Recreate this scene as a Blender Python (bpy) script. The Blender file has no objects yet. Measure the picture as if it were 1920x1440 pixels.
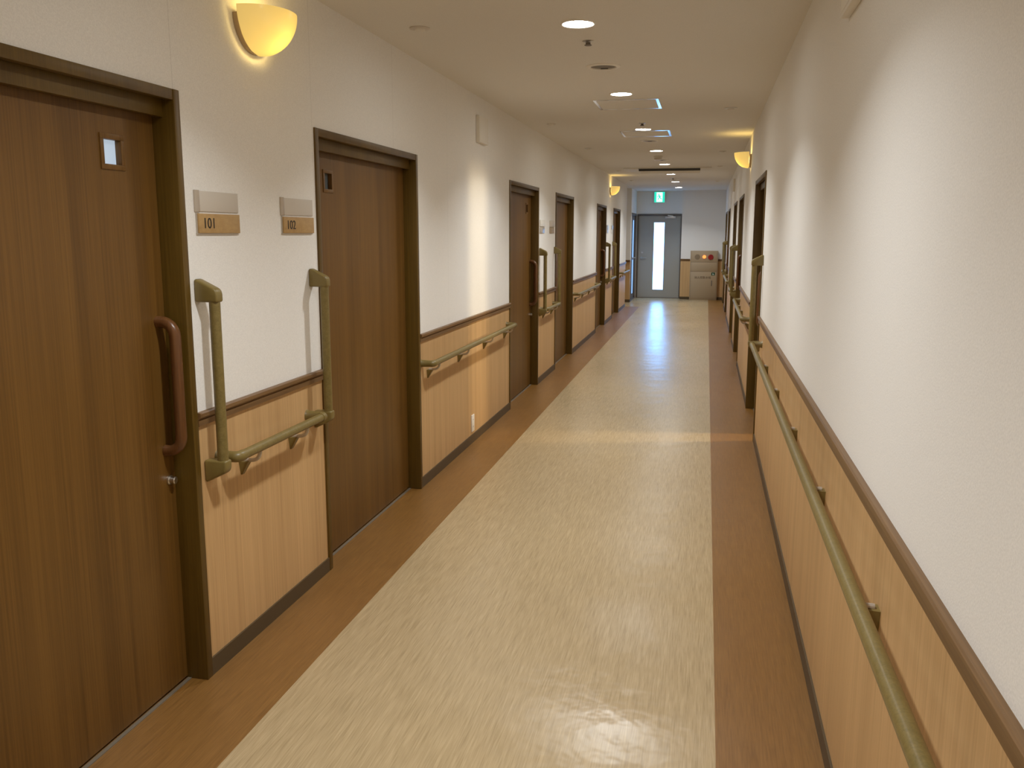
import bpy, bmesh, math, random
from mathutils import Vector, Matrix
random.seed(4)
sc = bpy.context.scene
COL = sc.collection
PI = math.pi

# ------------------------------------------------------------------ measures (metres; Y runs down the corridor)
XL, XR, H = -1.667, 0.4044, 2.534
YB, YE = -4.5, 21.86
ZT = 2.0                       # top of the door frames
DADO = 0.93
EYE = 1.555
CAMP = (0.1689, 0.2131, 0.0014, 1663.75)   # pitch, yaw, roll, focal length in pixels of the 1920-wide frame

# ------------------------------------------------------------------ materials
def new_mat(name):
    m = bpy.data.materials.new(name); m.use_nodes = True
    nt = m.node_tree
    return m, nt, nt.nodes, nt.links, nt.nodes['Principled BSDF']

def plain(name, col, rough=.5, metal=0., spec=.5, emit=None, es=0., coat=0.):
    m, nt, N, L, b = new_mat(name)
    b.inputs['Base Color'].default_value = (*col, 1)
    b.inputs['Roughness'].default_value = rough
    b.inputs['Metallic'].default_value = metal
    b.inputs['Specular IOR Level'].default_value = spec
    b.inputs['Coat Weight'].default_value = coat
    if emit:
        b.inputs['Emission Color'].default_value = (*emit, 1)
        b.inputs['Emission Strength'].default_value = es
    nz = N.new('ShaderNodeTexNoise'); nz.inputs['Scale'].default_value = 90
    rr = N.new('ShaderNodeMapRange'); L.new(nz.outputs['Fac'], rr.inputs['Value'])
    rr.inputs['To Min'].default_value = max(0, rough-.04); rr.inputs['To Max'].default_value = min(1, rough+.04)
    L.new(rr.outputs['Result'], b.inputs['Roughness'])
    return m

def wood(name, light, dark, fine=(140, 140, 2.2), broad=(9, 9, .25), rough=.45, bump=.02, mixb=.45, spec=.4):
    """grain stretched along the axis with the smallest scale"""
    m, nt, N, L, b = new_mat(name)
    tc = N.new('ShaderNodeTexCoord')
    def nz(scale, det, off):
        mp = N.new('ShaderNodeMapping'); mp.inputs['Scale'].default_value = scale; mp.inputs['Location'].default_value = (off, off*.7, off*.3)
        L.new(tc.outputs['Object'], mp.inputs['Vector'])
        n = N.new('ShaderNodeTexNoise'); n.inputs['Scale'].default_value = 1; n.inputs['Detail'].default_value = det
        n.inputs['Roughness'].default_value = .6
        L.new(mp.outputs['Vector'], n.inputs['Vector'])
        return n
    a, c = nz(fine, 3, 1.3), nz(broad, 2, 5.1)
    mx = N.new('ShaderNodeMix'); mx.data_type = 'FLOAT'; mx.inputs['Factor'].default_value = mixb
    L.new(a.outputs['Fac'], mx.inputs['A']); L.new(c.outputs['Fac'], mx.inputs['B'])
    cr = N.new('ShaderNodeValToRGB')
    cr.color_ramp.elements[0].position = .36; cr.color_ramp.elements[0].color = (*dark, 1)
    cr.color_ramp.elements[1].position = .64; cr.color_ramp.elements[1].color = (*light, 1)
    L.new(mx.outputs['Result'], cr.inputs['Fac']); L.new(cr.outputs['Color'], b.inputs['Base Color'])
    b.inputs['Roughness'].default_value = rough; b.inputs['Specular IOR Level'].default_value = spec
    bp = N.new('ShaderNodeBump'); bp.inputs['Strength'].default_value = bump; bp.inputs['Distance'].default_value = .002
    L.new(a.outputs['Fac'], bp.inputs['Height']); L.new(bp.outputs['Normal'], b.inputs['Normal'])
    return m

def wallpaper(name, col, seams=False):
    m, nt, N, L, b = new_mat(name)
    tc = N.new('ShaderNodeTexCoord')
    n = N.new('ShaderNodeTexNoise'); n.inputs['Scale'].default_value = 260; n.inputs['Detail'].default_value = 2
    L.new(tc.outputs['Object'], n.inputs['Vector'])
    cr = N.new('ShaderNodeValToRGB')
    cr.color_ramp.elements[0].position = .3; cr.color_ramp.elements[0].color = (*[c*.93 for c in col], 1)
    cr.color_ramp.elements[1].position = .7; cr.color_ramp.elements[1].color = (*[min(1, c*1.04) for c in col], 1)
    L.new(n.outputs['Fac'], cr.inputs['Fac'])
    out = cr.outputs['Color']
    if seams:                                       # butt joints between the wallpaper drops
        sp = N.new('ShaderNodeSeparateXYZ'); L.new(tc.outputs['Object'], sp.inputs[0])
        a = N.new('ShaderNodeMath'); a.operation = 'ADD'; a.inputs[1].default_value = -2.625+10*1.025; L.new(sp.outputs['Y'], a.inputs[0])
        mo = N.new('ShaderNodeMath'); mo.operation = 'MODULO'; mo.inputs[1].default_value = 1.025; L.new(a.outputs[0], mo.inputs[0])
        lt = N.new('ShaderNodeMath'); lt.operation = 'LESS_THAN'; lt.inputs[1].default_value = .0035; L.new(mo.outputs[0], lt.inputs[0])
        mm = N.new('ShaderNodeMath'); mm.operation = 'MULTIPLY'; mm.inputs[1].default_value = .16; L.new(lt.outputs[0], mm.inputs[0])
        mx = N.new('ShaderNodeMix'); mx.data_type = 'RGBA'; L.new(mm.outputs[0], mx.inputs['Factor'])
        L.new(out, mx.inputs['A']); mx.inputs['B'].default_value = (.12, .1, .07, 1)
        out = mx.outputs['Result']
    L.new(out, b.inputs['Base Color'])
    b.inputs['Roughness'].default_value = .85; b.inputs['Specular IOR Level'].default_value = .25
    bp = N.new('ShaderNodeBump'); bp.inputs['Strength'].default_value = .12; bp.inputs['Distance'].default_value = .002
    L.new(n.outputs['Fac'], bp.inputs['Height']); L.new(bp.outputs['Normal'], b.inputs['Normal'])
    return m

def vinyl(name, light, dark, rough=.25, fine=(215, 8, 1), wave=1.):
    """sheet flooring with short woodgrain streaks along the corridor and a slightly wavy shine"""
    m, nt, N, L, b = new_mat(name)
    tc = N.new('ShaderNodeTexCoord')
    def nz(scale, det, rgh=.55):
        mp = N.new('ShaderNodeMapping'); mp.inputs['Scale'].default_value = scale
        L.new(tc.outputs['Object'], mp.inputs['Vector'])
        n = N.new('ShaderNodeTexNoise'); n.inputs['Scale'].default_value = 1; n.inputs['Detail'].default_value = det; n.inputs['Roughness'].default_value = rgh
        L.new(mp.outputs['Vector'], n.inputs['Vector']); return n
    a = nz(fine, 2); c = nz((60, 3, 1), 2)
    mx = N.new('ShaderNodeMix'); mx.data_type = 'FLOAT'; mx.inputs['Factor'].default_value = .35
    L.new(a.outputs['Fac'], mx.inputs['A']); L.new(c.outputs['Fac'], mx.inputs['B'])
    cr = N.new('ShaderNodeValToRGB')
    cr.color_ramp.elements[0].position = .34; cr.color_ramp.elements[0].color = (*dark, 1)
    cr.color_ramp.elements[1].position = .66; cr.color_ramp.elements[1].color = (*light, 1)
    L.new(mx.outputs['Result'], cr.inputs['Fac']); L.new(cr.outputs['Color'], b.inputs['Base Color'])
    w1 = nz((6, 5, 1), 3); w2 = nz((.8, 3.5, 1), 1)
    r0 = nz((2.5, 1.2, 1), 2)
    mr = N.new('ShaderNodeMapRange'); mr.inputs['To Min'].default_value = rough-.05; mr.inputs['To Max'].default_value = rough+.06
    L.new(r0.outputs['Fac'], mr.inputs['Value']); L.new(mr.outputs['Result'], b.inputs['Roughness'])
    b.inputs['Specular IOR Level'].default_value = .5
    b1 = N.new('ShaderNodeBump'); b1.inputs['Strength'].default_value = 1; b1.inputs['Distance'].default_value = .0034*wave
    L.new(w1.outputs['Fac'], b1.inputs['Height'])
    b2 = N.new('ShaderNodeBump'); b2.inputs['Strength'].default_value = 1; b2.inputs['Distance'].default_value = .0012
    L.new(w2.outputs['Fac'], b2.inputs['Height']); L.new(b1.outputs['Normal'], b2.inputs['Normal'])
    b3 = N.new('ShaderNodeBump'); b3.inputs['Strength'].default_value = .04; b3.inputs['Distance'].default_value = .001
    L.new(a.outputs['Fac'], b3.inputs['Height']); L.new(b2.outputs['Normal'], b3.inputs['Normal'])
    L.new(b3.outputs['Normal'], b.inputs['Normal'])
    # the embossed grain runs along the corridor and scatters the shine sideways
    tg = N.new('ShaderNodeCombineXYZ'); tg.inputs[0].default_value = 1
    L.new(tg.outputs[0], b.inputs['Tangent']); b.inputs['Anisotropic'].default_value = .8
    return m

def glow(name, col, strength, gloss=0.):
    m, nt, N, L, b = new_mat(name)
    b.inputs['Base Color'].default_value = (*[c*.3 for c in col], 1)
    b.inputs['Roughness'].default_value = .3
    b.inputs['Emission Color'].default_value = (*col, 1); b.inputs['Emission Strength'].default_value = strength
    return m

def shade_glass(name):
    """thin opal glass: the bulb behind it shines through"""
    m, nt, N, L, b = new_mat(name)
    out = N['Material Output']
    tr = N.new('ShaderNodeBsdfTranslucent'); tr.inputs['Color'].default_value = (.17, .14, .05, 1)
    df = N.new('ShaderNodeBsdfDiffuse'); df.inputs['Color'].default_value = (.85, .75, .5, 1)
    gl = N.new('ShaderNodeBsdfGlossy'); gl.inputs['Roughness'].default_value = .25; gl.inputs['Color'].default_value = (1, .95, .85, 1)
    em = N.new('ShaderNodeEmission'); em.inputs['Color'].default_value = (1, .71, .25, 1); em.inputs['Strength'].default_value = SHADE_E
    m1 = N.new('ShaderNodeMixShader'); m1.inputs[0].default_value = .25; L.new(tr.outputs[0], m1.inputs[1]); L.new(df.outputs[0], m1.inputs[2])
    m2 = N.new('ShaderNodeMixShader'); m2.inputs[0].default_value = .05; L.new(m1.outputs[0], m2.inputs[1]); L.new(gl.outputs[0], m2.inputs[2])
    ad = N.new('ShaderNodeAddShader'); L.new(m2.outputs[0], ad.inputs[0]); L.new(em.outputs[0], ad.inputs[1])
    L.new(ad.outputs[0], out.inputs['Surface'])
    return m

# ------- light levels
DOWN_W, DOWN_C, SPREAD = 17.0, (.975, 1, 1.01), 126
SCONCE_W, SHADE_E = 2.0, .36
PANE_E, SIDE_E = 8, 1.1
ROOM_W = 205

WALLC = (.84, .82, .78)
M = {
 'wall_l': wallpaper('wallpaper_left', WALLC, True), 'wall': wallpaper('wallpaper', WALLC),
 'ceil': wallpaper('ceiling_paper', (.72, .69, .63)),
 'dado': wood('oak_dado', (.62, .39, .178), (.48, .29, .124), fine=(150, 150, 1.6), broad=(14, 14, .12), rough=.5, mixb=.4),
 'rail_w': wood('brown_rail', (.215, .118, .045), (.135, .07, .026), fine=(200, 3, 200), broad=(20, .5, 20), rough=.4),
 'base': plain('dark_baseboard', (.080, .053, .024), .45),
 'leaf': wood('walnut_leaf', (.165, .078, .014), (.100, .045, .007), fine=(130, 130, 1.5), broad=(11, 11, .15), rough=.42, mixb=.45),
 'frame': wood('dark_frame', (.125, .070, .009), (.083, .044, .004), fine=(160, 160, 3), broad=(12, 12, .5), rough=.4),
 'handle': wood('red_brown_handle', (.168, .071, .023), (.104, .041, .013), fine=(120, 120, 6), broad=(20, 20, 2), rough=.3),
 'olive': wood('olive_grip', (.222, .163, .052), (.158, .115, .034), fine=(220, 220, 220), broad=(60, 60, 60), rough=.38),
 'olive_cap': plain('olive_cap', (.19, .137, .038), .4),
 'steel': plain('brushed_steel', (.62, .6, .56), .3, 1.),
 'alu': plain('aluminium_frame', (.86, .86, .86), .16, 1.),
 'arm': plain('grey_arm', (.5, .45, .38), .35, .35),
 'white': plain('white_plastic', (.78, .74, .66), .45),
 'ceilp': plain('ceiling_plastic', (.70, .66, .58), .5),
 'grille': plain('grey_grille', (.16, .14, .11), .5),
 'dark': plain('dark_slot', (.012, .011, .01), .6),
 'black': plain('black_lettering', (.02, .014, .01), .5),
 'brownink': plain('brown_lettering', (.09, .055, .028), .6),
 'plate': wood('pale_plate', (.50, .325, .135), (.40, .245, .095), fine=(260, 30, 60), broad=(20, 5, 5), rough=.5),
 'card': plain('name_card', (.60, .545, .47), .5), 'acrylic': plain('acrylic_edge', (.47, .40, .32), .2),
 'silver': plain('satin_sign', (.62, .6, .58), .3, .4),
 'beige': vinyl('beige_vinyl', (.465, .35, .198), (.33, .242, .128), .235),
 'border': vinyl('brown_vinyl', (.24, .116, .028), (.165, .075, .016), .32, wave=.35),
 'grey': plain('grey_steel_door', (.38, .345, .285), .5), 'guide': plain('floor_guide_metal', (.22, .18, .13), .4, .3),
 'greyf': plain('brown_grey_frame', (.13, .105, .085), .45),
 'cab': plain('cabinet_paint', (.40, .30, .185), .5), 'cab_line': plain('cabinet_edge', (.26, .19, .115), .5),
 'pane': glow('daylit_pane', (.17, .47, 1.0), PANE_E), 'side_pane': glow('daylit_side_pane', (.3, .56, 1.0), SIDE_E),
 'lit_pane': glow('lit_frosted_pane', (.62, .74, .88), .62),
 'dim_pane': plain('dim_pane', (.10, .115, .12), .15),
 'lens': glow('downlight_lens', (.98, 1, .97), 85.),
 'shade': shade_glass('opal_shade'),
 'exit_g': glow('exit_green', (.02, .78, .55), 1.0), 'exit_w': glow('exit_white', (.8, 1, .93), 1.25),
 'red': plain('red_plastic', (.3, .016, .018), .3), 'redlamp': glow('red_lamp', (1, .27, .06), 1.9),
 'sticker_g': plain('green_sticker', (.01, .07, .035), .5), 'sticker_w': plain('white_mark', (.65, .7, .65), .5),
}

# ------------------------------------------------------------------ mesh helpers
class MB:
    def __init__(s): s.bm = bmesh.new(); s.mi = 0
    def _new(s, faces):
        for f in faces: f.material_index = s.mi
    def box(s, lo, hi, bev=0., seg=2):
        lo, hi = [min(a, b) for a, b in zip(lo, hi)], [max(a, b) for a, b in zip(lo, hi)]
        r = bmesh.ops.create_cube(s.bm, size=1)
        vs = r['verts']
        for v in vs:
            v.co = Vector([lo[i] + (v.co[i]+.5)*(hi[i]-lo[i]) for i in range(3)])
        fs = set(f for v in vs for f in v.link_faces); s._new(fs)
        if bev:
            es = set(e for v in vs for e in v.link_edges)
            r2 = bmesh.ops.bevel(s.bm, geom=list(es), offset=bev, segments=seg, affect='EDGES', profile=.5)
            s._new(r2['faces'])
        return s
    def prism(s, pts, axis, a, b, bev=0., seg=2):
        """pts: 2D outline in the two other axes (cyclic order x,y,z without axis)"""
        def P(p, t):
            q = [p[0], p[1]]; q.insert(axis, t); return Vector(q)
        va = [s.bm.verts.new(P(p, a)) for p in pts]; vb = [s.bm.verts.new(P(p, b)) for p in pts]
        n = len(pts); fs = [s.bm.faces.new(va), s.bm.faces.new(vb[::-1])]
        for i in range(n): fs.append(s.bm.faces.new((va[i], vb[i], vb[(i+1) % n], va[(i+1) % n])))
        bmesh.ops.recalc_face_normals(s.bm, faces=fs); s._new(fs)
        if bev:
            es = set(e for f in fs for e in f.edges)
            r = bmesh.ops.bevel(s.bm, geom=list(es), offset=bev, segments=seg, affect='EDGES', profile=.5); s._new(r['faces'])
        return s
    def tube(s, path, r, n=20, caps=True):
        pts = [Vector(p) for p in path]; rs = r if isinstance(r, (list, tuple)) else [r]*len(pts)
        ts = []
        for i in range(len(pts)):
            a = pts[max(0, i-1)]; b = pts[min(len(pts)-1, i+1)]; ts.append((b-a).normalized())
        u = ts[0].orthogonal().normalized(); rings = []
        for i, p in enumerate(pts):
            u = (u - ts[i]*u.dot(ts[i])).normalized(); w = ts[i].cross(u)
            k = 1
            if 0 < i < len(pts)-1:
                c = (pts[i]-pts[i-1]).normalized().dot((pts[i+1]-pts[i]).normalized()); k = 1/max(.5, math.sqrt((1+c)/2))
            rings.append([s.bm.verts.new(p + (u*math.cos(2*PI*j/n) + w*math.sin(2*PI*j/n))*rs[i]) for j in range(n)])
        fs = []
        for A, B in zip(rings, rings[1:]):
            for j in range(n): fs.append(s.bm.faces.new((A[j], A[(j+1) % n], B[(j+1) % n], B[j])))
        if caps: fs += [s.bm.faces.new(rings[0][::-1]), s.bm.faces.new(rings[-1])]
        s._new(fs); return s
    def lathe(s, prof, c, axis=2, n=40):
        """prof: (radius, height along axis); c: centre"""
        c = Vector(c); rings = []
        for r, h in prof:
            ring = []
            for j in range(n if r > 1e-6 else 1):
                t = 2*PI*j/n; q = [r*math.cos(t), r*math.sin(t)]; q.insert(axis, h)
                ring.append(s.bm.verts.new(c + Vector(q)))
            rings.append(ring)
        fs = []
        for A, B in zip(rings, rings[1:]):
            for j in range(n):
                k = (j+1) % n
                if len(A) == 1 and len(B) == 1: continue
                if len(A) == 1: fs.append(s.bm.faces.new((A[0], B[k], B[j])))
                elif len(B) == 1: fs.append(s.bm.faces.new((A[j], A[k], B[0])))
                else: fs.append(s.bm.faces.new((A[j], A[k], B[k], B[j])))
        bmesh.ops.recalc_face_normals(s.bm, faces=fs); s._new(fs); return s
    def build(s, name, mats, parent=None, smooth=True):
        me = bpy.data.meshes.new(name)
        off = Vector((0, 0, 0)); p = parent
        while p is not None: off += p.location; p = p.parent
        for v in s.bm.verts: v.co -= off
        s.bm.to_mesh(me); s.bm.free()
        for m in (mats if isinstance(mats, (list, tuple)) else [mats]): me.materials.append(m if not isinstance(m, str) else M[m])
        if smooth:
            me.shade_smooth(); me.set_sharp_from_angle(angle=math.radians(35))
        o = bpy.data.objects.new(name, me); COL.objects.link(o)
        if parent: o.parent = parent
        return o

def tag(o, label=None, cat=None, group=None, kind=None):
    if label: o['label'] = label
    if cat: o['category'] = cat
    if group: o['group'] = group
    if kind: o['kind'] = kind
    return o
def empty(name, loc, label=None, cat=None, group=None, kind=None):
    o = bpy.data.objects.new(name, None); o.empty_display_size = .1; o.location = loc; COL.objects.link(o)
    return tag(o, label, cat, group, kind)
def lamp(name, typ, loc, power, col, parent=None, **kw):
    d = bpy.data.lights.new(name, typ); d.energy = power; d.color = col
    for k, v in kw.items(): setattr(d, k, v)
    o = bpy.data.objects.new(name, d); COL.objects.link(o)
    if parent: o.parent = parent; o.location = Vector(loc) - parent.location
    else: o.location = loc
    return o
def text_mesh(name, s, mat, parent, origin, xdir, ydir, size, sx=1., depth=.0008):
    cu = bpy.data.curves.new(name, 'FONT'); cu.body = s; cu.size = size; cu.extrude = depth
    o = bpy.data.objects.new(name, cu); COL.objects.link(o)
    bpy.context.view_layer.update()
    dg = bpy.context.evaluated_depsgraph_get()
    me = bpy.data.meshes.new_from_object(o.evaluated_get(dg))
    bpy.data.objects.remove(o)
    X = Vector(xdir)*sx; Y = Vector(ydir); Z = Vector(xdir).cross(Y)
    off = Vector((0, 0, 0)); p = parent
    while p is not None: off += p.location; p = p.parent
    for v in me.vertices: v.co = Vector(origin) + X*v.co.x + Y*v.co.y + Z*v.co.z - off
    me.materials.clear(); me.materials.append(M[mat])
    r = bpy.data.objects.new(name, me); COL.objects.link(r); r.parent = parent
    return r

# ------------------------------------------------------------------ layout
LDOORS = [(1.25, 2.648), (3.665, 5.064), (7.579, 8.95), (9.99, 11.367), (13.857, 15.163), (16.346, 17.631)]
RDOORS = [(6.768, 8.14), (10.701, 12.06), (13.07, 14.42), (16.85, 18.2), (19.2, 20.55)]
LEND = 19.09          # left wall stops here at the side passage
PASS = 20.30          # far side of the side passage
YR = 21.50            # end wall right of the grey door stands forward
XSP = -.584           # where it starts

# ------------------------------------------------------------------ the shell
def solid(ys, doors, x0, x1):
    """list of (y0,y1,z0,z1) wall pieces"""
    out = []; y = ys[0]
    for a, b in doors:
        out += [(y, a, 0, DADO), (y, a, DADO, H), (a, b, ZT, H)]; y = b
    out += [(y, ys[1], 0, DADO), (y, ys[1], DADO, H)]
    return out
def wall(name, pieces, x0, x1, mats):
    m = MB()
    for y0, y1, z0, z1 in pieces:
        m.mi = 1 if z1 <= DADO+1e-6 else 0
        m.box((x0, y0, z0), (x1, y1, z1))
    return m
T = .12
m = wall('wall_left', solid((YB, LEND), LDOORS, 0, 0), XL-T, XL, None)
# wall beyond the side passage, pierced by the glass door
GD = (20.42, 21.70)
for y0, y1, z0, z1 in [(PASS, GD[0], 0, DADO), (PASS, GD[0], DADO, H), (GD[0], GD[1], ZT, H), (GD[1], YE, 0, DADO), (GD[1], YE, DADO, H)]:
    m.mi = 1 if z1 <= DADO+1e-6 else 0; m.box((XL-T, y0, z0), (XL, y1, z1))
# far flank and back of the side passage
for x0, y0, x1, y1 in [(-3.3, PASS, XL-T, PASS+T), (-3.42, LEND-T, -3.3, PASS+T), (-3.3, LEND-T, XL-T, LEND)]:
    m.mi = 1; m.box((x0, y0, 0), (x1, y1, DADO)); m.mi = 0; m.box((x0, y0, DADO), (x1, y1, H))
tag(m.build('wall_left', [M['wall_l'], M['dado']], smooth=False), 'long left corridor wall, off-white wallpaper above oak panelling', 'wall', kind='structure')
m = wall('wall_right', solid((YB, YE), RDOORS, 0, 0), XR, XR+T, None)
tag(m.build('wall_right', [M['wall'], M['dado']], smooth=False), 'right corridor wall close to the viewer, off-white above oak panelling', 'wall', kind='structure')
m = MB()
m.box((XL-T, YE, ZT), (XSP, YE+T, H))                     # over the grey door
m.box((XL-T, YE, 0), (-1.648, YE+T, ZT))
m.mi = 1; m.box((XSP, YR, 0), (XR, YE+T, DADO)); m.mi = 0; m.box((XSP, YR, DADO), (XR, YE+T, H))
tag(m.build('wall_far', [M['wall'], M['dado']], smooth=False), 'end wall at the far end of the corridor around the grey door', 'wall', kind='structure')
m = MB(); m.box((XL-T, YB-T, 0), (XR+T, YB, H))
tag(m.build('wall_back', 'wall', smooth=False), 'end wall behind the viewer', 'wall', kind='structure')
# room behind the half-open door on the right
m = MB()
RX = 3.2
m.box((XR+T, 5.6, 0), (RX, 5.72, H)); m.box((XR+T, 8.9, 0), (RX, 9.02, H)); m.box((RX, 5.6, 0), (RX+T, 9.02, H))
tag(m.build('wall_room', 'wall', smooth=False), 'walls of the room behind the sliding door left ajar', 'wall', kind='structure')
m = MB(); m.box((-3.42, YB-T, H), (RX+T, YE+T, H+.1))
tag(m.build('ceiling', 'ceil', smooth=False), 'off-white papered corridor ceiling', 'ceiling', kind='structure')
m = MB()
SL, SR = -1.353, .0834
m.box((SL, YB-T, -.1), (SR, YE+T, 0))
m.box((-3.42, 19.10, -.1), (SL, YE+T, 0))
m.mi = 1
m.box((XL-T-.1, YB-T, -.1), (SL, 19.10, 0)); m.box((SR, YB-T, -.1), (RX+T, YE+T, 0))
tag(m.build('floor', [M['beige'], M['border']], smooth=False), 'glossy vinyl floor, beige with brown borders', 'floor', kind='structure')

# chair rails and baseboards, one run per stretch of wall between doors
def gaps(lo, hi, doors):
    out = []; y = lo
    for a, b in doors:
        out.append((y, a)); y = b
    out.append((y, hi)); return out
tn = [0]
def chair_rail(x, s, y0, y1, label):
    """s=+1: the room lies on +x of the wall plane"""
    tn[0] += 1
    pr = [(x, .905), (x+s*.010, .905), (x+s*.010, .924), (x+s*.007, .927), (x+s*.013, .930), (x+s*.018, .936), (x+s*.018, .948), (x+s*.014, .952), (x, .952)]
    mb = MB(); mb.prism(pr, 1, y0, y1)
    tag(mb.build('trim_%d' % tn[0], 'rail_w'), label, 'chair rail', kind='structure')
names_l = ['behind the viewer', 'between the two nearest left doors', 'left of the wall outlet stretch', 'between third and fourth left doors', 'between fourth and fifth left doors', 'between fifth and sixth left doors', 'beyond the last left door']
for (a, b), n in zip(gaps(YB, LEND, LDOORS), names_l): chair_rail(XL, 1, a, b, 'brown chair rail on left wall ' + n)
names_r = ['running toward the viewer', 'past the half-open right door', 'between second and third right doors', 'between third and fourth right doors', 'between fourth and fifth right doors', 'beyond the last right door']
for (a, b), n in zip(gaps(YB, YR, RDOORS), names_r): chair_rail(XR, -1, a, b, 'brown chair rail on right wall ' + n)
def chair_rail_x(x0, x1, y, label):
    tn[0] += 1
    pr = [(y, .905), (y-.010, .905), (y-.010, .924), (y-.007, .927), (y-.013, .930), (y-.018, .936), (y-.018, .948), (y-.014, .952), (y, .952)]
    mb = MB(); mb.prism(pr, 0, x0, x1)
    tag(mb.build('trim_%d' % tn[0], 'rail_w'), label, 'chair rail', kind='structure')
chair_rail_x(XSP, -.365, YR, 'short brown chair rail left of the fire hydrant cabinet')
chair_rail_x(.28, XR, YR, 'short brown chair rail right of the fire hydrant cabinet')
chair_rail_x(-3.3, XL, PASS, 'brown chair rail on the far flank of the side passage')
m = MB()
for a, b in gaps(YB, LEND, LDOORS): m.box((XL, a, 0), (XL+.007, b, .064))
m.box((-3.3, PASS-.007, 0), (XL, PASS, .064)); m.box((XL, PASS, 0), (XL+.007, GD[0], .064))
tag(m.build('baseboard_left', 'base', smooth=False), 'dark brown baseboard along the left wall', 'baseboard', kind='structure')
m = MB()
for a, b in gaps(YB, YR, RDOORS): m.box((XR-.007, a, 0), (XR, b, .064))
tag(m.build('baseboard_right', 'base', smooth=False), 'dark brown baseboard along the right wall', 'baseboard', kind='structure')
m = MB(); m.box((XSP, YR-.007, 0), (-.36, YR, .064)); m.box((.275, YR-.007, 0), (XR-.007, YR, .064))
tag(m.build('baseboard_far', 'base', smooth=False), 'dark brown baseboard on the far end wall', 'baseboard', kind='structure')

# ------------------------------------------------------------------ sliding doors
dn = [0]
def sliding_door(side, y0, y1, handle, label, pane='dim_pane', slide=0.):
    dn[0] += 1
    x = XL if side == 'L' else XR
    s = 1 if side == 'L' else -1                       # s*: toward the corridor
    X = lambda d: x - s*d                              # d: depth into the wall
    root = empty('door_%d' % dn[0], (x, (y0+y1)/2, 0), label, 'sliding door', kind='structure')
    j = .034
    m = MB()
    m.box((X(-.009), y0, 0), (X(.115), y0+j, ZT), .003)
    m.box((X(-.009), y1-j, 0), (X(.115), y1, ZT), .003)
    m.box((X(-.007), y0+j, ZT-.034), (X(.02), y1-j, ZT), .002)          # header
    m.box((X(.032), y0+j, ZT-.085), (X(.055), y1-j, ZT-.001), .002)      # rail cover set back under it
    m.box((X(.02), y0+j, ZT-.012), (X(.115), y1-j, ZT-.002))
    m.build('frame', 'frame', root)
    m = MB(); m.box((X(.056), y0+j, .0), (X(.070), y1-j, .003)); m.build('floor_guide', 'guide', root)
    a, b = y0+j-.01+slide, y1-j+.01+slide
    if not slide: a, b = y0+j, y1-j
    else: b = y1-j+.0
    d0, d1 = .072, .106
    z0, z1 = .009, ZT-.02
    # vision panel
    if handle == 'far': w0, w1 = b-.265, b-.155
    else: w0, w1 = a+.208, a+.318
    v0, v1 = 1.738, 1.842
    g = .014; gi = .016
    m = MB()
    m.box((X(d0), a, z0), (X(d1), w0+g, z1)); m.box((X(d0), w1-g, z0), (X(d1), b, z1))
    m.box((X(d0), w0+g, z0), (X(d1), w1-g, v0+g)); m.box((X(d0), w0+g, v1-g), (X(d1), w1-g, z1))
    leaf = m.build('leaf', 'leaf', root, smooth=False)
    m = MB()
    for q in [((w0, v0), (w1, v0+gi)), ((w0, v1-gi), (w1, v1)), ((w0, v0+gi), (w0+gi, v1-gi)), ((w1-gi, v0+gi), (w1, v1-gi))]:
        m.box((X(d0-.004), q[0][0], q[0][1]), (X(d0+.022), q[1][0], q[1][1]), .001)
    m.build('pane_frame', 'leaf', leaf)
    m = MB(); m.box((X(d0+.016), w0+g, v0+g), (X(d0+.020), w1-g, v1-g)); m.build('pane', pane, leaf)
    # D-shaped wooden handle
    hy = b-.042 if handle == 'far' else a+.042
    zb, zt, so, rr, r = .838, 1.268, .062, .048, .0185
    path = [(X(d0-.000), hy, zb)]
    for k in range(7):
        t = PI/2*k/6; path.append((X(d0-so+rr-rr*math.sin(t)), hy, zb+rr-rr*math.cos(t)))
    for k in range(7):
        t = PI/2*k/6; path.append((X(d0-so+rr-rr*math.cos(t)), hy, zt-rr+rr*math.sin(t)))
    path.append((X(d0), hy, zt))
    m = MB(); m.tube(path, r, 18)
    h = m.build('handle', 'handle', leaf); tag(h, 'reddish-brown wooden handle')
    m = MB(); m.lathe([(.0, .0), (.0165, .0), (.0165, .004), (.0125, .006), (.0125, .022), (.010, .024), (0, .024)], (0, 0, 0), 0, 24)
    for v in m.bm.verts: v.co = Vector((X(d0) + s*v.co.x, hy+.012*(1 if handle == 'far' else -1), .732+v.co.z)) + Vector((0, v.co.y, 0))
    m.build('lock', 'steel', leaf)
    return root
sliding_door('L', *LDOORS[0], 'far', 'nearest brown sliding door at left edge, with a brightly lit vision pane', 'lit_pane')
sliding_door('L', *LDOORS[1], 'near', 'second brown sliding door on the left, right beside number plate 102')
sliding_door('L', *LDOORS[2], 'far', 'third brown sliding door on the left, past the wall outlet')
sliding_door('L', *LDOORS[3], 'near', 'fourth brown sliding door on the left, behind a tall grab rail')
sliding_door('L', *LDOORS[4], 'far', 'fifth brown sliding door on the left, just before the far left wall lamp')
sliding_door('L', *LDOORS[5], 'near', 'sixth and last brown sliding door on the left, past the far wall lamp')
sliding_door('R', *RDOORS[0], 'near', 'nearest brown sliding door on the right, ajar with light falling out', slide=.265)
sliding_door('R', *RDOORS[1], 'far', 'second brown sliding door on the right, just past the right wall lamp')
sliding_door('R', *RDOORS[2], 'near', 'third brown sliding door on the right, close behind the second')
sliding_door('R', *RDOORS[3], 'far', 'fourth brown sliding door on the right, beyond the small wall box')
sliding_door('R', *RDOORS[4], 'near', 'last brown sliding door on the right, nearest the hydrant cabinet')

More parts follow.
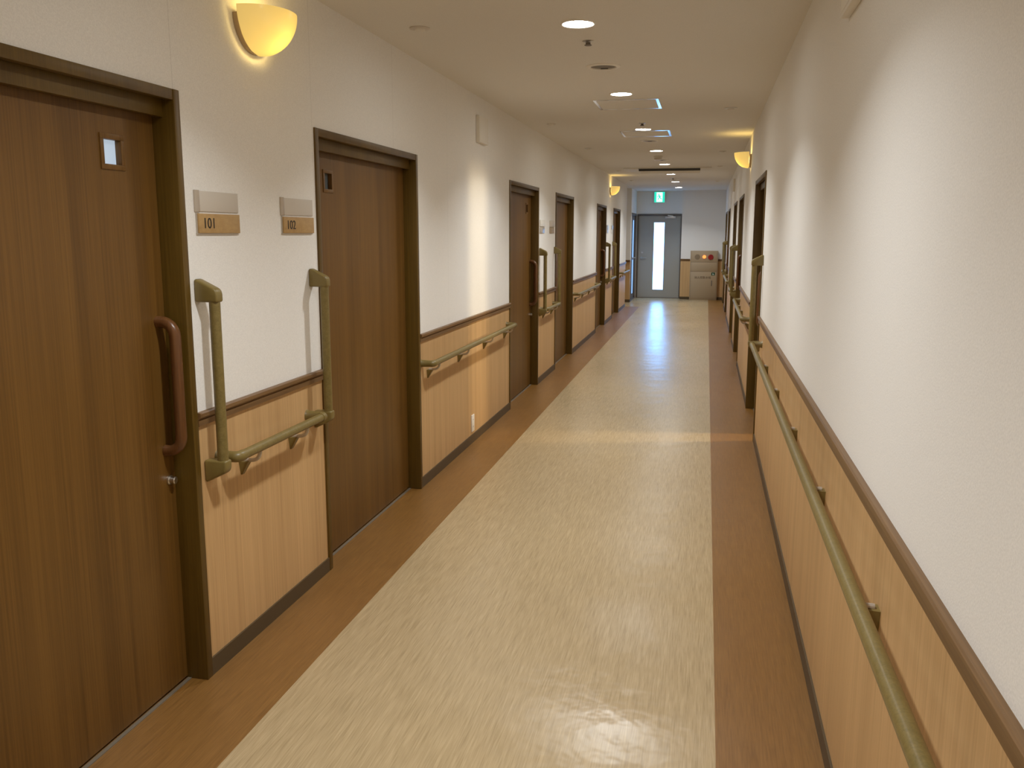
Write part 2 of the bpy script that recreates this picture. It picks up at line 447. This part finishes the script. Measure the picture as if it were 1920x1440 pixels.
# ------------------------------------------------------------------ handrails and grab rails
RZ, RO, RRAD = .772, .078, .0178
def bez(p0, p1, p2, n=6):
    p0, p1, p2 = Vector(p0), Vector(p1), Vector(p2)
    return [(p0*(1-t)**2 + p1*2*t*(1-t) + p2*t*t) for t in [k/n for k in range(n+1)]]
def handrail(side, y0, y1, brk, label, group, z=RZ, off=RO, near_return=True):
    x = XL if side == 'L' else XR; s = 1 if side == 'L' else -1
    ax = x + s*off
    root = empty('handrail', (x, (y0+y1)/2, z), label, 'handrail', group)
    m = MB(); m.tube([(ax, y0+.03, z), (ax, y1-.03, z)], RRAD, 24); m.build('rail', 'olive', root)
    for ye, dr, on in ((y0, 1, near_return), (y1, -1, True)):
        if not on: continue
        m = MB()
        path = [(x, ye, z), (x+s*.008, ye, z), (x+s*(off-.022), ye, z)] + bez((x+s*(off-.016), ye, z), (ax, ye, z), (ax, ye+dr*.018, z), 5) + [(ax, ye+dr*.036, z)]
        m.tube(path, [.026, .0215] + [.0198]*(len(path)-2), 20)
        m.build('end_return', 'olive_cap', root)
    for yb in brk:
        m = MB()                                        # wedge-shaped cover on the wall
        m.mi = 0
        zt = z-.056
        w0, w1 = .021, .009
        vs = [(0, -w0, zt), (.036, -w0*.75, zt), (.036, w0*.75, zt), (0, w0, zt), (0, -w1, zt-.052), (.006, -w1, zt-.052), (.006, w1, zt-.052), (0, w1, zt-.052)]
        V = [m.bm.verts.new((x+s*p[0], yb+p[1], p[2])) for p in vs]
        fs = [m.bm.faces.new([V[i] for i in f]) for f in [(0, 1, 2, 3), (4, 7, 6, 5), (0, 4, 5, 1), (1, 5, 6, 2), (2, 6, 7, 3), (3, 7, 4, 0)]]
        bmesh.ops.recalc_face_normals(m.bm, faces=fs)
        br = m.build('bracket', 'olive_cap', root, smooth=False)
        m = MB()
        pth = [(x+s*.010, yb, zt+.002), (x+s*.03, yb, zt+.003)] + bez((x+s*.045, yb, zt+.004), (x+s*off, yb, zt+.006), (x+s*off, yb, z-.012), 6)
        m.tube(pth, .0075, 10); m.build('arm', 'arm', br)
    return root
def grab_rail(side, y, label, group):
    x = XL if side == 'L' else XR; s = 1 if side == 'L' else -1
    off = .062; ax = x+s*off; z0, z1 = .742, 1.362
    root = empty('grab_rail', (x, y, z0), label, 'grab rail', group)
    m = MB(); m.tube([(ax, y, z0+.02), (ax, y, z1-.02)], .0185, 24); m.build('pole', 'olive', root)
    for zc, u in ((z1, 1), (z0, -1)):
        m = MB()
        pr = [(0, -.038), (0, .036), (.008, .040), (.045, .022), (.070, .010), (.080, .002), (.0835, -.012), (.0835, -.038)]
        m.prism([(x+s*a, zc+u*b) for a, b in pr], 1, y-.021, y+.021, .007, 3)
        m.build('wall_bracket', 'olive_cap', root)
    return root
GL, GR, GG = 'handrails on the left wall', 'handrails on the right wall', 'vertical grab rails beside the doors'
handrail('L', 2.775, 3.50, [2.93, 3.335], 'short khaki handrail on left wall between number plates 101 and 102', GL)
handrail('L', 5.095, 7.47, [5.22, 5.925, 6.645, 7.36], 'long khaki handrail above the wall outlet on the left', GL)
handrail('L', 9.085, 9.86, [9.22, 9.72], 'short khaki handrail between third and fourth left doors', GL)
handrail('L', 11.43, 13.76, [11.56, 12.25, 12.95, 13.63], 'khaki handrail on left wall between fourth and fifth left doors', GL)
handrail('L', 15.30, 16.19, [15.45, 16.05], 'short khaki handrail under the far left wall lamp', GL)
handrail('L', 17.69, 19.05, [17.85, 18.38, 18.9], 'khaki handrail past the last left brown door', GL)
handrail('R', -1.5, 6.36, [-.5, .3, 1.08, 1.99, 2.93, 3.85, 4.82, 5.70], 'long khaki handrail along the right wall, running toward the viewer', GR, z=.79, off=.070)
handrail('R', 8.22, 10.62, [8.4, 9.1, 9.8, 10.45], 'khaki handrail below the right wall lamp', GR, z=.79, off=.070)
handrail('R', 12.22, 12.92, [12.35, 12.8], 'short khaki handrail between second and third right doors', GR, z=.79, off=.070)
handrail('R', 14.5, 16.75, [14.65, 15.3, 15.95, 16.6], 'khaki handrail on right wall between third and fourth right doors', GR, z=.79, off=.070)
handrail('R', 18.37, 19.05, [18.5, 18.92], 'short khaki handrail between fourth and fifth right doors', GR, z=.79, off=.070)
grab_rail('L', 2.70, 'vertical khaki grab rail below number plate 101', GG)
grab_rail('L', 3.585, 'vertical khaki grab rail beside the frame of the door next to plate 102', GG)
grab_rail('L', 9.02, 'vertical khaki grab rail just past the third left door', GG)
grab_rail('L', 9.925, 'vertical khaki grab rail in front of the fourth left door', GG)
grab_rail('L', 15.235, 'vertical khaki grab rail just past the fifth left door', GG)
grab_rail('L', 16.27, 'vertical khaki grab rail in front of the sixth left door', GG)
grab_rail('R', 6.66, 'nearest vertical khaki grab rail on the right wall, beside the half-open door', GG)
grab_rail('R', 12.13, 'vertical khaki grab rail just past the second right door', GG)
grab_rail('R', 13.0, 'vertical khaki grab rail just before the third right door', GG)
grab_rail('R', 18.28, 'vertical khaki grab rail just past the fourth right door', GG)
grab_rail('R', 19.13, 'farthest vertical khaki grab rail on the right, before the last door', GG)

# ------------------------------------------------------------------ room signs
def room_sign(y0, y1, number, label):
    root = empty('room_sign', (XL, (y0+y1)/2, 1.55), label, 'room sign', 'room signs on the left wall')
    m = MB(); m.box((XL, y0+.012, 1.552), (XL+.010, y1-.004, 1.617), .0015)
    m.build('number_plate', 'plate', root)
    m = MB(); m.box((XL, y0+.004, 1.548), (XL+.006, y1-.012, 1.552)); m.box((XL, y0+.006, 1.552), (XL+.004, y0+.012, 1.62)); m.build('plate_holder', 'arm', root)
    m = MB(); m.box((XL, y0+.030, 1.624), (XL+.004, y1, 1.692), .001); m.build('name_card', 'card', root)
    m = MB(); m.box((XL, y0, 1.622), (XL+.006, y0+.029, 1.694), .001); m.build('card_holder', 'acrylic', root)
    if number:
        text_mesh('room_number', number, 'black', root, (XL+.0105, y0+.034, 1.5685), (0, 1, 0), (0, 0, 1), .050, 1.1)
    return root
room_sign(2.708, 2.992, '101', 'wooden number plate 101 with a blank name card above')
room_sign(3.325, 3.622, '102', 'wooden number plate 102 with a blank name card above')
def far_sign(y0, y1, label, mat):
    root = empty('room_sign', (XL, (y0+y1)/2, 1.55), label, 'room sign', 'room signs on the left wall')
    m = MB(); m.box((XL, y0, 1.55), (XL+.008, y1, 1.612), .0015); m.build('number_plate', mat[0], root)
    m = MB(); m.box((XL, y0, 1.618), (XL+.012, y1, 1.686), .0015); m.build('name_card', mat[1], root)
far_sign(9.02, 9.27, 'small pale room sign just past the third left door', ('acrylic', 'white'))
far_sign(9.60, 9.87, 'small brownish room sign beside the fourth left door', ('cab', 'card'))
far_sign(15.22, 15.48, 'tiny bright room sign just past the fifth left door', ('silver', 'silver'))
far_sign(15.98, 16.25, 'tiny bright room sign beside the sixth left door', ('white', 'silver'))

# ------------------------------------------------------------------ wall lamps
def sconce(side, y, label):
    x = XL if side == 'L' else XR; s = 1 if side == 'L' else -1
    zt, hgt, w, dep, gap = 2.345, .150, .150, .140, .026
    root = empty('wall_lamp', (x, y, zt-hgt), label, 'wall lamp', 'yellow half-bowl wall lamps')
    m = MB(); n, k = 28, 16; rows = []
    for i in range(k+1):
        t = i/k                                          # 0 rim .. 1 bottom
        f = math.sqrt(max(0., 1-(t**2.0))) if t < 1 else 0.
        f = max(f, .02); z = zt - hgt*t
        rows.append([m.bm.verts.new((x+s*(gap+dep*f*max(0., math.sin(PI*j/n))**.9), y+w*f*math.cos(PI*j/n), z)) for j in range(n+1)])
    for A, B in zip(rows, rows[1:]):
        for j in range(n): m.bm.faces.new((A[j], A[j+1], B[j+1], B[j]))
    bmesh.ops.recalc_face_normals(m.bm, faces=m.bm.faces[:])
    sh = m.build('glass_shade', 'shade', root)
    m = MB()
    pts = [(y+w*.90*math.cos(PI*j/20), zt-.022-(hgt-.028)*math.sin(PI*j/20)) for j in range(21)]
    m.prism(pts, 0, x, x+s*.022, .003); m.build('back_plate', 'cab', root)
    m = MB(); m.lathe([(0, -.012), (.012, -.012), (.016, .0), (.016, .02), (0, .022)], (x+s*.034, y, zt-.105), 2, 20); m.build('bulb_holder', 'white', root)
    lamp('wall_lamp_bulb', 'POINT', (x+s*.085, y, zt-.075), SCONCE_W, (1, .72, .24), root, shadow_soft_size=.038)
sconce('L', 3.157, 'nearest yellow glowing wall lamp, high on the left wall above plate 101')
sconce('R', 9.43, 'yellow glowing wall lamp on the right wall')
sconce('L', 15.75, 'small far yellow wall lamp on the left wall')

# ------------------------------------------------------------------ ceiling fittings
DL = [-2.30, -.07, 2.16, 4.392, 6.593, 8.83, 11.13, 13.30, 15.55, 17.83, 20.06]
DLN = ['behind the viewer', 'just behind the viewer', 'above the viewer', 'nearest in view, before the round speaker', 'just before the first access panel', 'beside the second access panel',
       'just before the smoke detector', 'just before the ceiling air conditioner', 'just behind the ceiling air conditioner', 'second from the exit sign', 'closest to the exit sign']
for yy, nn in zip(DL, DLN):
    root = empty('downlight', (-.633, yy, H), 'round recessed ceiling downlight, lit, ' + nn, 'downlight', 'downlights along the ceiling')
    m = MB(); m.lathe([(.072, -.0005), (.0725, -.006), (.0765, -.008), (.083, -.005), (.086, 0)], (-.633, yy, H), 2, 40); m.build('trim_ring', 'white', root)
    m = MB(); m.lathe([(0, -.0045), (.05, -.004), (.0725, -.0025)], (-.633, yy, H), 2, 40); m.build('lens', 'lens', root)
    l = lamp('downlight_beam', 'AREA', (-.633, yy, H-.011), DOWN_W, DOWN_C, root, shape='DISK', size=.14)
    l.data.spread = math.radians(SPREAD)
def speaker(y, label):
    root = empty('ceiling_speaker', (-.64, y, H), label, 'ceiling speaker', 'round ceiling speakers')
    m = MB(); m.lathe([(.0755, .0), (.079, -.009), (.088, -.010), (.101, -.005), (.103, 0)], (-.64, y, H), 2, 48); m.build('rim', 'white', root)
    m = MB(); m.lathe([(0, -.0035), (.05, -.0035), (.0765, -.0025)], (-.64, y, H), 2, 48); m.build('grille', 'grille', root)
    m = MB(); m.box((-.662, y+.050, H-.006), (-.618, y+.066, H-.003), .001); m.build('maker_badge', 'dark', root)
speaker(5.52, 'nearest round ceiling speaker with grey grille, past the first downlight')
speaker(9.92, 'round ceiling speaker just past the second access panel')
speaker(12.5, 'round ceiling speaker just past the smoke detector')
speaker(17.25, 'farthest round ceiling speaker, close to the exit end')
def sprinkler(x, y, label, sz=1.):
    root = empty('sprinkler', (x, y, H), label, 'sprinkler', 'sprinkler heads along the corridor centre line')
    m = MB(); m.lathe([(.030*sz, 0), (.030*sz, -.003), (.013*sz, -.005), (.010*sz, -.009), (0, -.009)], (x, y, H), 2, 24); m.build('collar', 'steel', root)
    m = MB(); m.lathe([(0, -.0092), (.013*sz, -.0092), (.012*sz, -.018), (.019*sz, -.020), (.019*sz, -.023), (0, -.023)], (x, y, H), 2, 24); m.build('head', 'greyf', root)
sprinkler(-.638, 4.80, 'nearest small dark sprinkler head, between first downlight and speaker')
sprinkler(-.61, 8.38, 'small sprinkler head between the two access panels')
sprinkler(-.64, 16.75, 'tiny far sprinkler head just before the last speaker')
def ceiling_disc(x, y, label, r=.04, mat='ceilp'):
    root = empty('ceiling_sensor', (x, y, H), label, 'ceiling sensor', 'small sensors along the ceiling edges')
    m = MB(); m.lathe([(r, 0), (r, -.004), (r*.9, -.006), (r*.55, -.007)], (x, y, H), 2, 28); m.build('plate', mat, root)
    m = MB(); m.lathe([(r*.55, -.007), (r*.5, -.013), (r*.3, -.018), (0, -.02)], (x, y, H), 2, 28); m.build('dome', 'ceilp', root)
for x, y, n in [(-1.40, 4.34, 'near left above the first wall lamp'), (-1.425, 8.26, 'left above the third door'), (-1.40, 10.69, 'left above the fourth door'), (-1.417, 14.59, 'left of the ceiling air conditioner'),
                (-1.43, 17.27, 'far left above the last brown door'), (.15, 7.51, 'right above the half-open door'), (.15, 11.36, 'right just past the right wall lamp'),
                (.152, 13.84, 'right of the ceiling air conditioner'), (.156, 17.75, 'far right near the exit end')]:
    ceiling_disc(x, y, 'small round ceiling sensor plate, ' + n, .05 if y in (4.34, 7.51) else .042, 'steel' if y in (7.51, 10.69) else 'card')
def hatch(x0, x1, y0, y1, label):
    root = empty('access_panel', ((x0+x1)/2, (y0+y1)/2, H), label, 'access panel', 'ceiling access panels')
    fw = .020
    m = MB(); m.box((x0+fw, y0+fw, H-.0035), (x1-fw, y1-fw, H)); m.build('panel', 'ceil', root, smooth=False)
    for a, b in [((x0, y0), (x1, y0+fw)), ((x0, y1-fw), (x1, y1)), ((x0, y0+fw), (x0+fw, y1-fw)), ((x1-fw, y0+fw), (x1, y1-fw))]:
        m = MB(); m.box((a[0], a[1], H-.0045), (b[0], b[1], H)); m.build('frame_bar', 'alu', root, smooth=False)
hatch(-.872, -.388, 6.88, 7.40, 'nearer square ceiling access panel with aluminium frame')
hatch(-.872, -.388, 8.96, 9.50, 'farther square ceiling access panel with aluminium frame')
root = empty('smoke_detector', (-.655, 11.95, H), 'white smoke detector hanging below the ceiling line of downlights', 'smoke detector')
m = MB(); m.lathe([(.06, 0), (.062, -.012), (.055, -.020), (.05, -.020)], (-.655, 11.95, H), 2, 32); m.build('base', 'ceilp', root)
m = MB(); m.lathe([(.05, -.020), (.05, -.038), (.036, -.05), (0, -.052)], (-.655, 11.95, H), 2, 32); m.build('chamber', 'card', root)
# ceiling cassette air conditioner
root = empty('air_conditioner', (-.63, 14.45, H), 'ceiling cassette air conditioner with open louvre', 'air conditioner')
x0, x1, y0, y1 = -1.29, .035, 14.0, 14.66
m = MB(); m.box((x0, y0, H-.012), (x1, y1, H), .003); m.build('panel', 'ceilp', root)
m = MB(); m.box((-1.065, y0+.02, H-.0135), (-.135, y0+.13, H-.011)); m.prism([(y0+.12, H-.0115), (y0+.165, H-.0115), (y0+.176, H-.040), (y0+.164, H-.040)], 0, -1.065, -.135); m.build('air_outlet', 'dark', root, smooth=False)
m = MB(); m.prism([(y0+.161, H-.034), (y0+.173, H-.034), (y0+.222, H-.072), (y0+.210, H-.074)], 0, -1.04, -.14, .002); m.build('louvre', 'white', root)
m = MB()
for k in range(9): m.box((-1.05, y0+.32+k*.032, H-.0145), (-.15, y0+.334+k*.032, H-.011))
m.build('intake_grille', 'card', root, smooth=False)

# ------------------------------------------------------------------ boxes and plates on the walls
def wall_box(side, y0, y1, label):
    x = XL if side == 'L' else XR; s = 1 if side == 'L' else -1
    root = empty('wall_box', (x, (y0+y1)/2, 2.2), label, 'wall box', 'white boxes high on the walls')
    m = MB(); m.box((x, y0, 2.205), (x+s*.028, y1, 2.395), .004); m.build('housing', 'white', root)
    m = MB(); m.box((x+s*.028, y0+.012, 2.217), (x+s*.0295, y1-.012, 2.383), .0007); m.build('cover', 'white', root)
wall_box('L', 6.45, 6.72, 'white box high on the left wall before the third door')
wall_box('R', 2.74, 3.03, 'white box at the top of the right wall near the viewer')
wall_box('R', 14.65, 14.92, 'small white box high on the far right wall')
root = empty('wall_outlet', (XL, 6.30, .14), 'white electrical outlet low on the left oak panelling', 'outlet')
m = MB(); m.box((XL, 6.262, .085), (XL+.008, 6.335, .212), .003); m.build('cover_plate', 'white', root)
m = MB()
for zc in (.175, .122):
    for dy in (-.007, .007): m.box((XL+.008, 6.2985+dy-.0012, zc-.005), (XL+.0084, 6.2985+dy+.0012, zc+.005))
m.build('socket_slots', 'dark', root, smooth=False)

# ------------------------------------------------------------------ far end: grey steel door, exit sign, hydrant cabinet, glass side door
root = empty('door_12', (-1.12, YE, 0), 'grey steel end door with a tall bright slit window', 'door', kind='structure')
x0, x1 = -1.648, XSP
m = MB()
m.box((x0, YE-.02, 0), (x0+.035, YE+T, ZT), .003); m.box((x1-.035, YE-.02, 0), (x1, YE+T, ZT), .003); m.box((x0+.035, YE-.02, ZT-.04), (x1-.035, YE+T, ZT), .003)
m.box((x0+.035, YE-.005, 0), (x1-.035, YE+T, .008))
m.build('frame', 'greyf', root)
a, b, wx0, wx1, wz0, wz1 = x0+.037, x1-.037, -1.246, -1.000, .200, 1.800
m = MB(); yl = YE+.012
m.box((a, yl, .010), (wx0, yl+.04, ZT-.042)); m.box((wx1, yl, .010), (b, yl+.04, ZT-.042))
m.box((wx0, yl, .010), (wx1, yl+.04, wz0)); m.box((wx0, yl, wz1), (wx1, yl+.04, ZT-.042))
leaf = m.build('leaf', 'grey', root, smooth=False)
m = MB(); m.box((wx0, yl+.018, wz0), (wx1, yl+.024, wz1)); m.build('pane', 'pane', leaf, smooth=False)
m = MB()
for q in [(wx0-.012, wz0-.012, wx1+.012, wz0), (wx0-.012, wz1, wx1+.012, wz1+.012), (wx0-.012, wz0, wx0, wz1), (wx1, wz0, wx1+.012, wz1)]:
    m.box((q[0], yl-.004, q[1]), (q[2], yl+.002, q[3]))
m.build('pane_frame', 'grey', leaf, smooth=False)
m = MB(); m.lathe([(0, -.006), (.026, -.006), (.026, 0)], (-1.53, yl, .965), 1, 24)
m.tube([(-1.53, yl, .965), (-1.53, yl-.045, .965)] + bez((-1.525, yl-.05, .965), (-1.515, yl-.055, .965), (-1.50, yl-.055, .965), 4) + [(-1.405, yl-.055, .963)], .010, 12); m.build('lever_handle', 'steel', leaf)
m = MB(); m.lathe([(0, -.012), (.022, -.012), (.025, 0)], (-1.515, yl, 1.09), 1, 24); m.build('lock_cylinder', 'steel', leaf)
m = MB(); m.box((-.985, yl-.05, 1.895), (-.74, yl, 1.945), .006); m.tube([(-.80, yl-.06, 1.95), (-.93, yl-.06, 1.965)], .012, 10); m.build('door_closer', 'silver', leaf)

root = empty('exit_sign', (-1.133, YE, 2.264), 'green and white lit emergency exit sign above the grey door', 'exit sign')
m = MB(); m.box((-1.262, YE-.075, 2.264), (-1.006, YE-.02, 2.52), .006); m.build('housing', 'white', root)
yf = YE-.0755
m = MB(); m.box((-1.256, yf-.004, 2.270), (-1.012, yf, 2.514)); face = m.build('sign_face', 'exit_g', root, smooth=False)
m = MB()                                                   # the bright doorway on the pictogram
m.box((-1.205, yf-.0055, 2.282), (-1.063, yf-.0042, 2.502)); m.build('pictogram_doorway', 'exit_w', face, smooth=False)
m = MB(); px, pz, yp = -1.138, 2.392, yf-.0068               # running figure
def limb(pts, r):
    for (ax_, az_), (bx_, bz_) in zip(pts, pts[1:]):
        d = Vector((bx_-ax_, bz_-az_)); nrm = Vector((-d.y, d.x)).normalized()*r; e = d.normalized()*r*.6
        P = [(px+ax_-e.x+nrm.x, pz+az_-e.y+nrm.y), (px+bx_+e.x+nrm.x, pz+bz_+e.y+nrm.y), (px+bx_+e.x-nrm.x, pz+bz_+e.y-nrm.y), (px+ax_-e.x-nrm.x, pz+az_-e.y-nrm.y)]
        m.prism(P, 1, yp, yp+.001)
m.lathe([(0, 0), (.014, 0), (.014, .001), (0, .001)], (px-.012, yp, pz+.060), 1, 18)
limb([(-.006, .036), (.012, -.008)], .014)
limb([(-.008, .036), (-.036, .022), (-.044, -.002)], .006); limb([(.0, .034), (.026, .018), (.046, .026)], .006)
limb([(.010, -.010), (-.020, -.026), (-.026, -.062)], .008); limb([(.014, -.008), (.036, -.036), (.060, -.044)], .008)
m.build('running_figure', 'exit_g', face, smooth=False)

# hydrant cabinet
cx0, cx1, cy, cz = -.358, .272, 21.40, 1.145
root = empty('fire_hydrant_cabinet', ((cx0+cx1)/2, cy, 0), 'beige fire hydrant cabinet with a lit red lamp beside the grey door', 'fire hydrant cabinet')
m = MB(); m.box((cx0, cy, 0), (cx1, YR-.001, cz), .004); m.build('body', 'cab', root)
m = MB(); m.box((cx0+.022, cy-.006, .885), (cx1-.022, cy, cz-.02), .002); m.build('alarm_panel', 'cab', root)
m = MB(); m.box((cx0+.022, cy-.006, .668), (cx1-.022, cy, .878), .002); m.build('middle_panel', 'cab', root)
m = MB(); m.box((cx0+.022, cy-.006, .035), (cx1-.022, cy, .660), .002); door = m.build('cabinet_door', 'cab', root)
m = MB()
for zc in (.8815, .664): m.box((cx0+.012, cy-.0015, zc-.0035), (cx1-.012, cy-.0002, zc+.0035))
m.box((cx0+.014, cy-.0015, .03), (cx0+.022, cy-.0002, 1.12)); m.box((cx1-.022, cy-.0015, .03), (cx1-.014, cy-.0002, 1.12))
m.build('panel_joint', 'cab_line', root, smooth=False)
m = MB(); m.lathe([(0, -.004), (.058, -.004), (.063, 0)], (-.198, cy-.006, 1.003), 1, 36)
for k in range(5):
    m.box((-.245, cy-.0115, .970+k*.016), (-.151, cy-.0095, .976+k*.016))
m.build('bell_grille', 'cab_line', root)
m = MB(); m.lathe([(0, -.035), (.022, -.032), (.036, -.018), (.040, 0)], (-.04, cy-.006, 1.005), 1, 32); tag(m.build('signal_lamp', 'redlamp', root), 'lit orange-red lamp')
m = MB(); m.lathe([(0, -.010), (.028, -.010), (.034, -.018), (.058, -.018), (.063, -.010), (.063, 0)], (.107, cy-.006, .998), 1, 40); bt = m.build('alarm_button', 'red', root)
m = MB(); m.lathe([(0, -.012), (.024, -.012), (.026, -.010)], (.107, cy-.006, .998), 1, 28); m.build('push_plate', 'red', bt)
m = MB(); m.box((.135, cy-.0075, .575), (.215, cy-.006, .645)); st = m.build('green_sticker', 'sticker_g', door, smooth=False)
m = MB(); m.prism([(.160, .59), (.165, .628), (.175, .632), (.178, .605), (.195, .60), (.196, .59)], 1, cy-.0085, cy-.0075); m.build('sticker_mark', 'sticker_w', st, smooth=False)
m = MB(); m.box((.139, cy-.010, .33), (.158, cy-.006, .46), .002); hd = m.build('pull_handle', 'greyf', door)
text_mesh('door_lettering', '消火用散水栓', 'brownink', door, (-.255, cy-.0068, .500), (1, 0, 0), (0, 0, 1), .066, .97, .0004)

# glass door on the left, beyond the side passage
root = empty('door_13', (XL, (GD[0]+GD[1])/2, 0), 'narrow blue daylit glass door at far left, beside the grey door', 'glass door', kind='structure')
m = MB()
m.box((XL-T, GD[0], 0), (XL+.012, GD[0]+.05, ZT), .003); m.box((XL-T, GD[1]-.05, 0), (XL+.012, GD[1], ZT), .003); m.box((XL-T, GD[0]+.05, ZT-.05), (XL+.012, GD[1]-.05, ZT), .003)
m.box((XL-T, GD[0]+.05, 0), (XL+.006, GD[1]-.05, .02)); m.build('frame', 'greyf', root)
for nm, ga, gb in (('sash', GD[0]+.05, 21.06), ('sash', 21.06, GD[1]-.05)):
    m = MB(); t = .055
    m.box((XL-.06, ga, .022), (XL-.025, ga+t, ZT-.052)); m.box((XL-.06, gb-t, .022), (XL-.025, gb, ZT-.052))
    m.box((XL-.06, ga+t, .022), (XL-.025, gb-t, .13)); m.box((XL-.06, ga+t, ZT-.15), (XL-.025, gb-t, ZT-.052)); m.box((XL-.06, ga+t, .93), (XL-.025, gb-t, .97))
    sh = m.build('sash', 'greyf', root, smooth=False)
    m = MB(); m.box((XL-.048, ga+t, .13), (XL-.040, gb-t, ZT-.15)); m.build('glass_pane', 'side_pane', sh, smooth=False)
    if ga < 20.6:
        m = MB(); m.box((XL-.025, ga+.01, .88), (XL+.01, ga+.04, 1.05), .004); m.build('latch', 'dark', sh)
    else:
        m = MB(); m.tube([(XL-.025, ga+.03, .98), (XL+.03, ga+.03, .98), (XL+.03, ga+.15, .98)], .010, 10); m.build('lever', 'steel', sh)

# warm lamp in the room behind the half-open door
l = lamp('room_lamp', 'SPOT', (2.08, 7.26, 1.85), ROOM_W, (1, .78, .46), None, shadow_soft_size=.10, spot_size=math.radians(75), spot_blend=.3)
l.rotation_euler = (Vector((XR, 6.93, 1.2)) - l.location).to_track_quat('-Z', 'Y').to_euler()

# ------------------------------------------------------------------ world, camera, view
w = bpy.data.worlds.new('world'); sc.world = w; w.use_nodes = True
w.node_tree.nodes['Background'].inputs[0].default_value = (.5, .6, .8, 1); w.node_tree.nodes['Background'].inputs[1].default_value = .0
cam = bpy.data.cameras.new('camera'); co = bpy.data.objects.new('camera', cam); COL.objects.link(co); sc.camera = co
pit, yaw, rol, f = CAMP
cy_, sy_, cp, sp = math.cos(yaw), math.sin(yaw), math.cos(pit), math.sin(pit)
fwd = Vector((-sy_*cp, cy_*cp, -sp)); rt = Vector((cy_, sy_, 0)); up = rt.cross(fwd)
r2 = rt*math.cos(rol) + up*math.sin(rol); u2 = -rt*math.sin(rol) + up*math.cos(rol)
co.matrix_world = Matrix(((r2.x, u2.x, -fwd.x, 0), (r2.y, u2.y, -fwd.y, 0), (r2.z, u2.z, -fwd.z, EYE), (0, 0, 0, 1)))
cam.sensor_width = 36; cam.lens = f/1920*36; cam.clip_start = .02; cam.clip_end = 100
vs = sc.view_settings
vs.view_transform = 'Standard'; vs.look = 'None'; vs.gamma = 1; vs.use_curve_mapping = False
vs.exposure = 0.0
sc.cycles.max_bounces = 10; sc.cycles.diffuse_bounces = 6
sc.cycles.sample_clamp_indirect = 4
